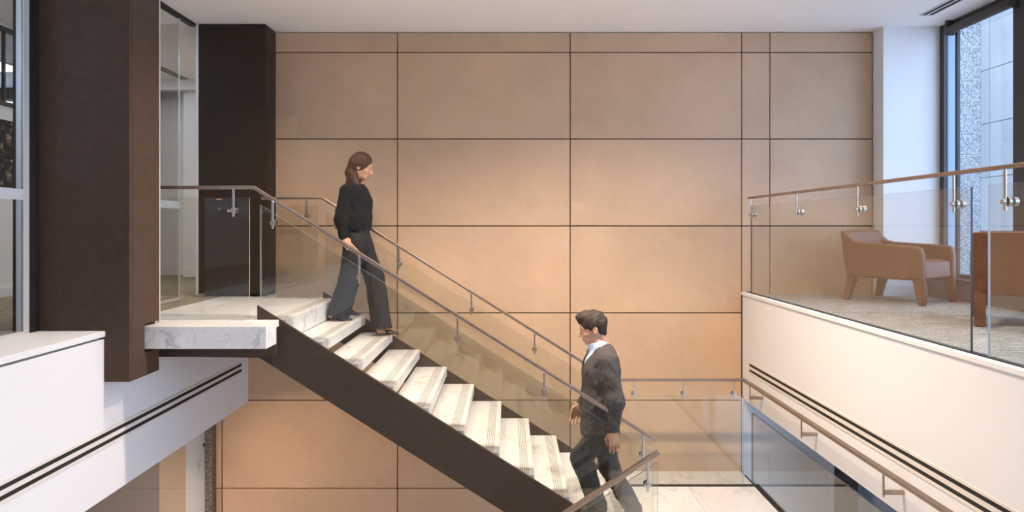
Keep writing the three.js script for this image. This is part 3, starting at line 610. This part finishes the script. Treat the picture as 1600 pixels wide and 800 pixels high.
// a hand: origin at the wrist, x to the fingertips, y out of the back of the hand, thumb towards side * z
function handField(side, curl = 0.35, size = 1) {
  const s = size, parts = [cone([0, 0, 0], [0.045 * s, 0, 0], 0.024 * s, 0.028 * s, 1.05)];
  const palm = join(0.02, (x, y, z) => { const qx = Math.abs(x - 0.055 * s) - 0.034 * s, qy = Math.abs(y) - 0.006 * s, qz = Math.abs(z) - 0.029 * s; return Math.hypot(Math.max(qx, 0), Math.max(qy, 0), Math.max(qz, 0)) + Math.min(Math.max(qx, qy, qz), 0) - 0.009 * s; }, ...parts, ell([0.03 * s, -0.012 * s, side * 0.026 * s], [0.03 * s, 0.014 * s, 0.016 * s]));
  const fingers = [[0.031, 0.041, 0.026, 0.02, 0.0088], [0.0105, 0.046, 0.029, 0.022, 0.0092], [-0.0105, 0.042, 0.027, 0.021, 0.0088], [-0.03, 0.033, 0.021, 0.018, 0.0078]].map(([z, a, b, c, r], i) => {
    const out = []; let p = [0.09 * s - Math.abs(i - 1) * 0.004 * s, 0, side * z * s], t = curl * (0.55 + 0.12 * i);
    for (const [l, r0, r1] of [[a, r, r * 0.95], [b, r * 0.94, r * 0.87], [c, r * 0.86, r * 0.74]]) { const q = along(p, norm([Math.cos(t), -Math.sin(t), side * z * 1.2]), l * s); out.push(cone(p, q, r0 * s, r1 * s)); p = q; t += curl; }
    return join(0.004, ...out);
  });
  const t0 = [0.022 * s, -0.006 * s, side * 0.03 * s], t1 = [0.058 * s, -0.022 * s, side * 0.052 * s], t2 = [0.088 * s, -0.03 * s, side * 0.05 * s], t3 = [0.108 * s, -0.034 * s, side * 0.044 * s];
  const thumb = join(0.006, cone(t0, t1, 0.014 * s, 0.0115 * s), cone(t1, t2, 0.011 * s, 0.0095 * s), cone(t2, t3, 0.0094 * s, 0.0078 * s));
  let all = palm;
  for (const f of [...fingers, thumb]) { const g = all; all = (x, y, z) => smin(g(x, y, z), f(x, y, z), 0.007); }
  return all;
}

std('skin', [1, 1, 1], 0.5, { vertexColors: true });
std('hairBrown', [0.07, 0.028, 0.013], 0.6);
std('hairDark', [0.03, 0.018, 0.011], 0.7);
std('sweaterBlack', [0.006, 0.0056, 0.0055], 0.95);
std('trouserBlack', [0.015, 0.014, 0.0145], 0.85);
std('suitGrey', [0.06, 0.053, 0.05], 0.9);
std('suitTrouser', [0.036, 0.033, 0.033], 0.9);
std('shirtBlue', [0.46, 0.55, 0.74], 0.8, { bumpMap: clothBump, bumpScale: 0.0004 });
phys('shoeBlack', [0.012, 0.011, 0.011], 0.3);
const SKIN = [0.56, 0.3, 0.185], LIP = [0.42, 0.14, 0.1], BROW = [0.04, 0.022, 0.014];

// ---- the woman walking down, seen from her right side
{
  const s = 164, ox = 552, oy = 498.5, d = 6.5, L = (px, py, z = 0) => [(px - ox) / s, -(py - oy) / s, z];
  const w = thing('person', 'person in black sweater and wide black trousers walking down the stairs', 'person', null, [(ox - 795) / s, -0.17, -d]);
  const hip = L(559, 374), hipR = L(557, 380, 0.085), hipL = L(562, 380, -0.085), kneeR = L(549, 438, 0.09), ankR = L(531, 484, 0.09), kneeL = L(583, 436, -0.09), ankL = L(592, 508, -0.09);
  const chest = L(556, 318), neck = L(557, 290), waist = L(558, 352), headAt = L(566.5, 260);
  const shR = L(549, 300, 0.165), elR = L(541, 343, 0.2), wrR = L(545, 374, 0.18), shL = L(552, 300, -0.165), elL = L(552, 344, -0.2), wrL = L(556, 374, -0.17);
  // body under the clothes
  const hf = norm([0.92, -0.36, 0.03]), hu = norm(crossv(crossv(hf, [0, 1, 0]), hf)), head = headField(0.95);
  const torso = join(0.06, cone(chest, waist, 0.1, 0.076, 1.35), cone(waist, hip, 0.076, 0.09, 1.4), cone(neck, chest, 0.045, 0.085, 1.4), cone(shR, shL, 0.045, 0.045));
  const limbs = join(0.03, cone(shR, elR, 0.044, 0.036), cone(elR, wrR, 0.036, 0.024), cone(shL, elL, 0.044, 0.036), cone(elL, wrL, 0.036, 0.024), cone(hipR, kneeR, 0.08, 0.055), cone(kneeR, ankR, 0.052, 0.034), cone(hipL, kneeL, 0.08, 0.055), cone(kneeL, ankL, 0.052, 0.034));
  const footR = join(0.02, cone(ankR, L(521, 492, 0.09), 0.034, 0.03), cone(L(522, 490, 0.09), L(548, 497.5, 0.088), 0.028, 0.016, 1.5));
  const footL = join(0.02, cone(ankL, L(590, 519, -0.09), 0.034, 0.03), cone(L(590, 518, -0.09), L(616, 524, -0.09), 0.028, 0.016, 1.5));
  const nk = cone(neck, along(headAt, hu, -0.08), 0.048, 0.05);
  const bodyG = paint(netMesh(join(0.04, torso, limbs, nk, footR, footL), [-0.32, -0.22, -0.3], [0.5, 1.3, 0.3], 0.012), () => SKIN);
  const headG = seat(paint(netMesh(head, [-0.14, -0.16, -0.11], [0.14, 0.14, 0.11], 0.0042), headColours(SKIN, LIP, BROW)), headAt, hf, hu);
  const handDir = norm([0.62, -0.78, 0.05]), handBack = norm([-0.1, 0.0, 1]);
  const hb = norm(V(handBack, handDir.map((c) => c * dot(handBack, handDir))));
  const hRG = seat(paint(netMesh(handField(-1, 0.32, 0.98), [-0.04, -0.1, -0.08], [0.24, 0.04, 0.08], 0.0035), () => SKIN), wrR, handDir, hb);
  const hd2 = norm([0.3, -0.95, 0]), hb2 = [0, 0, -1];
  const hLG = seat(paint(netMesh(handField(1, 0.32, 0.98), [-0.04, -0.1, -0.08], [0.24, 0.04, 0.08], 0.0035), () => SKIN), wrL, hd2, hb2);
  mesh('body', mergeColoured([bodyG, headG, hRG, hLG]), M.skin, w);
  // sweater
  let sw = join(0.07, cone(L(556, 308), L(557, 342), 0.128, 0.13, 1.45), cone(L(557, 342), L(559, 353), 0.13, 0.118, 1.5), cone(L(557, 294), L(556, 310), 0.062, 0.12, 1.5), cone(L(552, 303, 0.13), L(552, 303, -0.13), 0.062, 0.062), ell(L(570, 320, 0), [0.055, 0.06, 0.12]));
  sw = join(0.035, sw, cone(shR, elR, 0.068, 0.06), cone(elR, L(543.5, 370, 0.17), 0.058, 0.042), cone(shL, elL, 0.068, 0.06), cone(elL, L(555.5, 370, -0.17), 0.056, 0.042));
  sw = creased(sw, 0.0045, 26, 1, 0.7, 1);
  sw = both(cut(0.01, sw, cone(L(561, 278), L(562, 287), 0.05, 0.05)), (x, y, z) => -(y - L(0, 375)[1]), (x, y, z) => { const arm = Math.abs(z) > 0.145 ? -1 : 1; return arm > 0 ? L(0, 358)[1] - y : -1; });
  mesh('sweater', netMesh(sw, [-0.24, 0.72, -0.32], [0.3, 1.34, 0.32], 0.008), M.sweaterBlack, w);
  // trousers with wide hems
  const hemR = L(531.5, 492.5, 0.09), hemL = L(594.5, 519, -0.09);
  const legR = both(join(0.03, cone(hipR, kneeR, 0.098, 0.096), cone(kneeR, hemR, 0.096, 0.108)), below(hemR, V(hemR, kneeR)));
  const legL = both(join(0.03, cone(hipL, kneeL, 0.098, 0.092), cone(kneeL, hemL, 0.092, 0.1)), below(hemL, V(hemL, kneeL)));
  let tr = join(0.05, cone(L(558, 354), L(559, 380), 0.114, 0.118, 1.38), legR, legL);
  tr = creased(tr, 0.0055, 17, 1.6, 0.45, 1.6);
  tr = both(tr, (x, y) => y - L(0, 350)[1]);
  mesh('trousers', netMesh(tr, [-0.36, -0.1, -0.28], [0.46, 0.96, 0.28], 0.009), M.trouserBlack, w);
  // hair
  const toHead = (x, y, z) => { const p = [x - headAt[0], y - headAt[1], z - headAt[2]], zz = crossv(hf, hu); return [dot(p, hf), dot(p, hu), dot(p, zz)]; };
  const cap = join(0.04, ell([-0.024, 0.03, 0], [0.106, 0.104, 0.09]), cone([-0.075, 0.0, 0], [-0.085, -0.1, 0], 0.055, 0.05, 1.5));
  const faceHole = join(0.02, ell([0.115, -0.03, 0], [0.075, 0.085, 0.073]), cone([0.06, -0.1, 0], [0.05, -0.16, 0], 0.05, 0.045));
  const fall = join(0.03, cone(L(556, 276, 0.055), L(560, 291, 0.075), 0.038, 0.034), cone(L(560, 291, 0.075), L(569, 303, 0.07), 0.032, 0.014), cone(L(555, 276, -0.055), L(563, 297, -0.085), 0.04, 0.02), cone(L(552, 275, 0), L(543, 300, 0.03), 0.052, 0.03, 1.8));
  let hair = (x, y, z) => { const q = toHead(x, y, z); return smin(-smin(-cap(...q), faceHole(...q), 0.012), fall(x, y, z), 0.03); };
  const plainHair = hair;
  hair = (x, y, z) => plainHair(x, y, z) + 0.0014 * Math.sin(z * 420 + 3 * Math.sin(y * 21)) + 0.0014 * Math.sin(x * 380 + y * 60 + z * 45);
  mesh('hair', netMesh(hair, [-0.18, 1.12, -0.17], [0.24, 1.66, 0.17], 0.0055), M.hairBrown, w);
  // heeled pumps
  for (const [a, b] of [[L(520, 491.5, 0.09), L(552, 496.5, 0.088)], [L(589, 518.5, -0.09), L(620, 523.5, -0.09)]]) {
    const solid = join(0.02, cone(a, L(0, 0).map((_, i) => lerp(a[i], b[i], 0.55)), 0.031, 0.022, 1.15), cone(a.map((c, i) => lerp(c, b[i], 0.5)), b, 0.024, 0.012, 1.7));
    const floorY = b[1] - 0.013;
    const shoe = join(0.006, both(cut(0.006, solid, ell([lerp(a[0], b[0], 0.32), lerp(a[1], b[1], 0.3) + 0.03, a[2]], [0.062, 0.03, 0.024])), (x, y) => floorY - y), cone([a[0] - 0.014, a[1] - 0.01, a[2]], [a[0] - 0.022, floorY + 0.006, a[2]], 0.012, 0.006));
    mesh('shoe', netMesh(shoe, [a[0] - 0.08, floorY - 0.02, a[2] - 0.07], [b[0] + 0.06, a[1] + 0.06, a[2] + 0.07], 0.005), M.shoeBlack, w);
  }
}
// ---- the man walking up, seen from his left side; built facing +x and turned round
{
  const s = 195.8, ox = 935, oy = 792, d = 5.45, L = (px, py, z = 0) => [-(px - ox) / s, -(py - oy) / s, z];   // z > 0 is his right side, away from the camera
  const w = thing('person', 'person in dark grey suit and pale blue shirt climbing the stairs', 'person', null, [(ox - 795) / s, -1.53, -d], Math.PI);
  const hipL = L(934, 672, -0.09), hipR = L(944, 672, 0.09), kneeL = L(906, 708, -0.1), ankL = L(930, 776, -0.1), kneeR = L(954, 734, 0.09), ankR = L(992, 800, 0.09);
  const chest = L(938, 580), waist = L(936, 630), neck = L(937, 542), headAt = L(925, 512);
  const shL = L(944, 557, -0.19), elL = L(955, 615, -0.235), wrL = L(951, 660, -0.22), shR = L(936, 557, 0.19), elR = L(934, 620, 0.24), wrR = L(914, 640, 0.2);
  const hf = norm([0.96, -0.27, -0.03]), hu = norm(crossv(crossv(hf, [0, 1, 0]), hf)), head = headField(1.02);
  const torso = join(0.06, cone(chest, waist, 0.115, 0.105, 1.35), cone(waist, L(938, 672), 0.105, 0.105, 1.4), cone(neck, chest, 0.06, 0.1, 1.5), cone(shR, shL, 0.055, 0.055));
  const limbs = join(0.03, cone(shR, elR, 0.055, 0.042), cone(elR, wrR, 0.042, 0.029), cone(shL, elL, 0.055, 0.042), cone(elL, wrL, 0.042, 0.029), cone(hipR, kneeR, 0.085, 0.058), cone(kneeR, ankR, 0.055, 0.04), cone(hipL, kneeL, 0.085, 0.058), cone(kneeL, ankL, 0.055, 0.04));
  const toeL = L(900, 787, -0.1), toeR = L(972, 820, 0.09);
  const feet = join(0.02, cone(ankL, L(936, 784, -0.1), 0.04, 0.035), cone(L(936, 784, -0.1), toeL, 0.034, 0.022, 1.3), cone(ankR, L(998, 806, 0.09), 0.04, 0.035), cone(L(998, 806, 0.09), toeR, 0.034, 0.022, 1.3));
  const bodyG = paint(netMesh(join(0.04, torso, limbs, cone(neck, along(headAt, hu, -0.08), 0.06, 0.058), feet), [-0.42, -0.24, -0.36], [0.36, 1.42, 0.36], 0.012), () => SKIN);
  const headG = seat(paint(netMesh(head, [-0.14, -0.16, -0.11], [0.14, 0.14, 0.11], 0.0042), headColours(SKIN, LIP, BROW)), headAt, hf, hu);
  const hdL = norm([-0.12, -1, 0.0]), hbL = [0, 0, -1];
  const hLG = seat(paint(netMesh(handField(1, 0.38, 1.1), [-0.04, -0.11, -0.09], [0.26, 0.05, 0.09], 0.0038), () => SKIN), wrL, hdL, norm(V(hbL, hdL.map((c) => c * dot(hbL, hdL)))));
  const hdR = norm([0.45, -0.89, 0.0]), hbR = [0, 0, 1];
  const hRG = seat(paint(netMesh(handField(-1, 0.45, 1.1), [-0.04, -0.11, -0.09], [0.26, 0.05, 0.09], 0.0038), () => SKIN), wrR, hdR, hbR);
  mesh('body', mergeColoured([bodyG, headG, hLG, hRG]), M.skin, w);
  // shirt: chest and collar
  let shirt = join(0.05, cone(L(938, 572), L(937, 635), 0.122, 0.116, 1.35), cone(neck, L(938, 575), 0.072, 0.115, 1.5));
  const collar = both(cone(L(935, 548), L(930, 532), 0.074, 0.068), below(L(930, 533), [0.25, 1, 0]));
  shirt = join(0.012, shirt, collar);
  mesh('shirt', netMesh(both(shirt, (x, y) => y - L(0, 527)[1]), [-0.22, 0.75, -0.22], [0.26, 1.42, 0.22], 0.007), M.shirtBlue, w);
  // jacket with an open front
  let jk = join(0.07, cone(L(939, 572), L(938, 625), 0.142, 0.138, 1.45), cone(L(938, 625), L(937, 670), 0.138, 0.156, 1.42), cone(L(941, 550), L(940, 575), 0.08, 0.135, 1.6), cone(L(944, 553, -0.155), L(944, 553, 0.155), 0.066, 0.066));
  const opening = (x, y, z) => { const t = clamp((y - L(0, 618)[1]) / (L(0, 540)[1] - L(0, 618)[1]), 0, 1.6), half = 0.012 + 0.075 * t; return Math.max(Math.abs(z) - half, 0.03 - x) * 0.8; };
  jk = cut(0.012, jk, opening, cone(L(932, 545), L(926, 522), 0.083, 0.09));
  const lapel = (side) => { const a = L(931, 547, side * 0.088), b = L(914, 580, side * 0.062), c = L(909, 620, side * 0.016); return join(0.012, cone(a, b, 0.011, 0.016, 1.6), cone(b, c, 0.015, 0.008, 1.6)); };
  jk = join(0.012, jk, lapel(1), lapel(-1));
  jk = join(0.035, jk, cone(shL, elL, 0.076, 0.066), cone(elL, L(951.5, 654, -0.22), 0.064, 0.05), cone(shR, elR, 0.076, 0.066), cone(elR, L(914, 641, 0.203), 0.064, 0.05));
  jk = creased(jk, 0.005, 22, 1, 0.8, 1);
  jk = both(jk, (x, y, z) => (Math.abs(z) < 0.17 || x > 0.09 ? L(0, 676)[1] : L(0, 668)[1]) - y);
  mesh('jacket', netMesh(jk, [-0.28, 0.55, -0.36], [0.32, 1.36, 0.36], 0.008), M.suitGrey, w);
  // trousers
  const hemL = L(932, 783, -0.1), hemR = L(994.5, 805, 0.09);
  const lL = both(join(0.03, cone(hipL, kneeL, 0.096, 0.083), cone(kneeL, hemL, 0.083, 0.072)), below(hemL, V(hemL, kneeL)));
  const lR = both(join(0.03, cone(hipR, kneeR, 0.096, 0.083), cone(kneeR, hemR, 0.083, 0.07)), below(hemR, V(hemR, kneeR)));
  let tr = join(0.05, cone(L(937, 640), L(938, 672), 0.112, 0.115, 1.35), lL, lR);
  tr = both(creased(tr, 0.006, 19, 1.2, 0.8, 1.2), (x, y) => y - L(0, 632)[1]);
  mesh('trousers', netMesh(tr, [-0.42, -0.12, -0.26], [0.34, 0.86, 0.26], 0.009), M.suitTrouser, w);
  // hair
  const toHead = (x, y, z) => { const p = [x - headAt[0], y - headAt[1], z - headAt[2]], zz = crossv(hf, hu); return [dot(p, hf), dot(p, hu), dot(p, zz)]; };
  const cap = join(0.04, ell([-0.02, 0.042, 0], [0.11, 0.1, 0.088]), ell([0.045, 0.108, 0.01], [0.062, 0.036, 0.065]), cone([-0.075, 0.02, 0], [-0.07, -0.055, 0], 0.045, 0.036, 1.5));
  const hole = join(0.02, ell([0.13, -0.035, 0], [0.092, 0.1, 0.1]), ell([0.03, -0.075, 0], [0.075, 0.075, 0.12]), ell([-0.01, -0.03, 0.085], [0.03, 0.034, 0.03]), ell([-0.01, -0.03, -0.085], [0.03, 0.034, 0.03]));
  const hairF = (x, y, z) => { const q = toHead(x, y, z); return -smin(-(cap(...q) + 0.0016 * Math.sin(q[2] * 430 + q[0] * 60) + 0.003 * Math.sin(q[0] * 75 + q[1] * 60 + q[2] * 30)), hole(...q), 0.01); };
  mesh('hair', netMesh(hairF, [-0.2, 1.28, -0.16], [0.26, 1.64, 0.16], 0.005), M.hairDark, w);
  // shoes
  for (const [heel, toe, flatY] of [[L(937, 785, -0.1), L(900, 786.5, -0.1), 0.003], [L(998, 806, 0.09), L(972, 820, 0.09), null]]) {
    const up = norm(V(toe, heel)), n = norm([-up[1], up[0], 0]);
    const body = join(0.02, cone(heel, heel.map((c, i) => lerp(c, toe[i], 0.5)), 0.043, 0.04, 1.0), cone(heel.map((c, i) => lerp(c, toe[i], 0.45)), toe, 0.042, 0.027, 1.45), cone(heel, along(heel, [0, 1, 0], 0.035), 0.042, 0.045));
    const sole = below(along(heel, n, -0.036), n.map((c) => -c));
    mesh('shoe', netMesh(both(body, sole), [Math.min(heel[0], toe[0]) - 0.1, Math.min(heel[1], toe[1]) - 0.09, heel[2] - 0.09], [Math.max(heel[0], toe[0]) + 0.1, Math.max(heel[1], toe[1]) + 0.12, heel[2] + 0.09], 0.006), M.shoeBlack, w);
  }
}

// ---- leather armchairs of the gallery
function polygonField(pts) {
  return (x, y) => { let d = 1e9, s = 1; for (let i = 0, j = pts.length - 1; i < pts.length; j = i++) { const [ax, ay] = pts[i], [bx, by] = pts[j], ex = bx - ax, ey = by - ay, wx = x - ax, wy = y - ay, t = clamp((wx * ex + wy * ey) / (ex * ex + ey * ey), 0, 1); d = Math.min(d, (wx - ex * t) ** 2 + (wy - ey * t) ** 2); const c1 = y >= ay, c2 = y < by, c3 = ex * wy > ey * wx; if ((c1 && c2 && c3) || (!c1 && !c2 && !c3)) s = -s; } return s * Math.sqrt(d); };
}
const slab = (f2, zc, half, r) => (x, y, z) => { const a = f2(x, y) + r, b = Math.abs(z - zc) - half + r; return Math.min(Math.max(a, b), 0) + Math.hypot(Math.max(a, 0), Math.max(b, 0)) - r; };
{
  const chair = thing('armchair', 'tan leather armchair standing by the white pier', 'armchair', 'leather armchairs on the gallery', [3.745, 0, -6.54], 0);
  const side = polygonField([[-0.335, 0.225], [-0.375, 0.45], [-0.4, 0.665], [-0.365, 0.672], [-0.325, 0.62], [-0.27, 0.575], [-0.2, 0.56], [0.29, 0.535], [0.335, 0.515], [0.352, 0.46], [0.355, 0.225]]);
  const back = polygonField([[-0.335, 0.225], [-0.375, 0.45], [-0.4, 0.668], [-0.365, 0.678], [-0.335, 0.66], [-0.27, 0.46], [-0.24, 0.225]]);
  const shell = join(0.02, slab(side, 0.305, 0.045, 0.024), slab(side, -0.305, 0.045, 0.024), slab(back, 0, 0.3, 0.024));
  const g = netMesh(shell, [-0.45, 0.18, -0.39], [0.4, 0.73, 0.39], 0.0085);
  mesh('shell', g, M.leather, chair);
  const seatF = polygonField([[-0.3, 0.235], [-0.3, 0.37], [0.1, 0.405], [0.28, 0.408], [0.335, 0.385], [0.345, 0.24]]);
  mesh('seat_cushion', netMesh(slab(seatF, 0, 0.262, 0.03), [-0.36, 0.19, -0.3], [0.39, 0.45, 0.3], 0.0095), M.leather, chair);
  for (const [x, sx] of [[-0.3, -1], [0.318, 1]]) for (const sz of [-1, 1]) {
    const leg = slab(polygonField(sx < 0 ? [[x - 0.035, 0.26], [x + 0.06, 0.26], [x - 0.03, 0.0], [x - 0.085, 0.0]] : [[x - 0.065, 0.26], [x + 0.036, 0.26], [x + 0.045, 0.0], [x - 0.005, 0.0]]), sz * 0.3, 0.036, 0.014);
    mesh('leg', netMesh(leg, [x - 0.13, -0.02, sz * 0.3 - 0.06], [x + 0.12, 0.3, sz * 0.3 + 0.06], 0.008), M.leather, chair);
  }
  chair.rotation.y = Math.atan2(-0.82, 0.57);        // local +x turned to face (0.57, 0.82) in x and z
  const c2 = chair.clone(); c2.name = numbered('armchair'); scene.add(c2);
  tag(c2, 'tan leather armchair seen from behind at the right edge', 'armchair', 'leather armchairs on the gallery');
  c2.userData = { ...c2.userData };
  c2.position.set(3.79, 0, -4.98); c2.rotation.y = Math.atan2(0.835, 0.55);
}

// ---------------------------------------------------------------- lights of the place
const hallLamps = [[-1.1, 4.7, 23, [-1.1, -1.2, 4.8]], [0.25, 4.7, 38, [0.3, -1.2, 4.85]], [0.95, 4.7, 35, [1.2, -1.2, 4.95]]];
const lampPlace = ['left', 'middle', 'right'];
hallLamps.forEach(([x, d, cd, aim], i) => downlight(x, CEIL - 0.003, d, cd, 1.19, lampPlace[i] + ' recessed downlight of the hall row nearer the stone wall', WARM, aim));
[2.6, 1.2].forEach((d, i) => [-0.5, 0.5].forEach((x) => downlight(x, CEIL - 0.003, d, 36, 0.56, (x < 0 ? 'left' : 'right') + ' narrow downlight over the open well, ' + ['nearer', 'farther'][i] + ' pair from the stone wall', WARM)));
downlight(-4.0, CEIL - 0.003, 7.7, 9, 1.2, 'recessed downlight in the corridor ceiling behind the glass');
downlight(3.4, CEIL - 0.003, 5.4, 6, 1.0, 'recessed downlight over the gallery armchairs');
downlight(3.4, CEIL - 0.003, 3.2, 6, 1.0, 'recessed downlight over the near end of the gallery');
downlight(-2.3, CEIL - 0.003, 5.9, 7, 1.0, 'recessed downlight over the upper marble landing');
downlight(-3.6, -1.145, 6.3, 7, 1.1, 'recessed downlight in the lower room nearer the stone jamb');
downlight(-4.4, -1.145, 5.2, 6, 1.1, 'recessed downlight in the lower room farther from the stone jamb');

downlight(-3.02, -1.145, 6.0, 5, 1.1, 'recessed downlight under the white fascia nearer the stone wall', [1, 0.66, 0.36], [-1.6, -2.6, 7.0]);
downlight(-3.02, -1.145, 4.2, 4, 1.1, 'recessed downlight under the white fascia farther from the stone wall', [1, 0.66, 0.36], [-1.6, -2.6, 6.2]);

renderer.render(scene, camera);
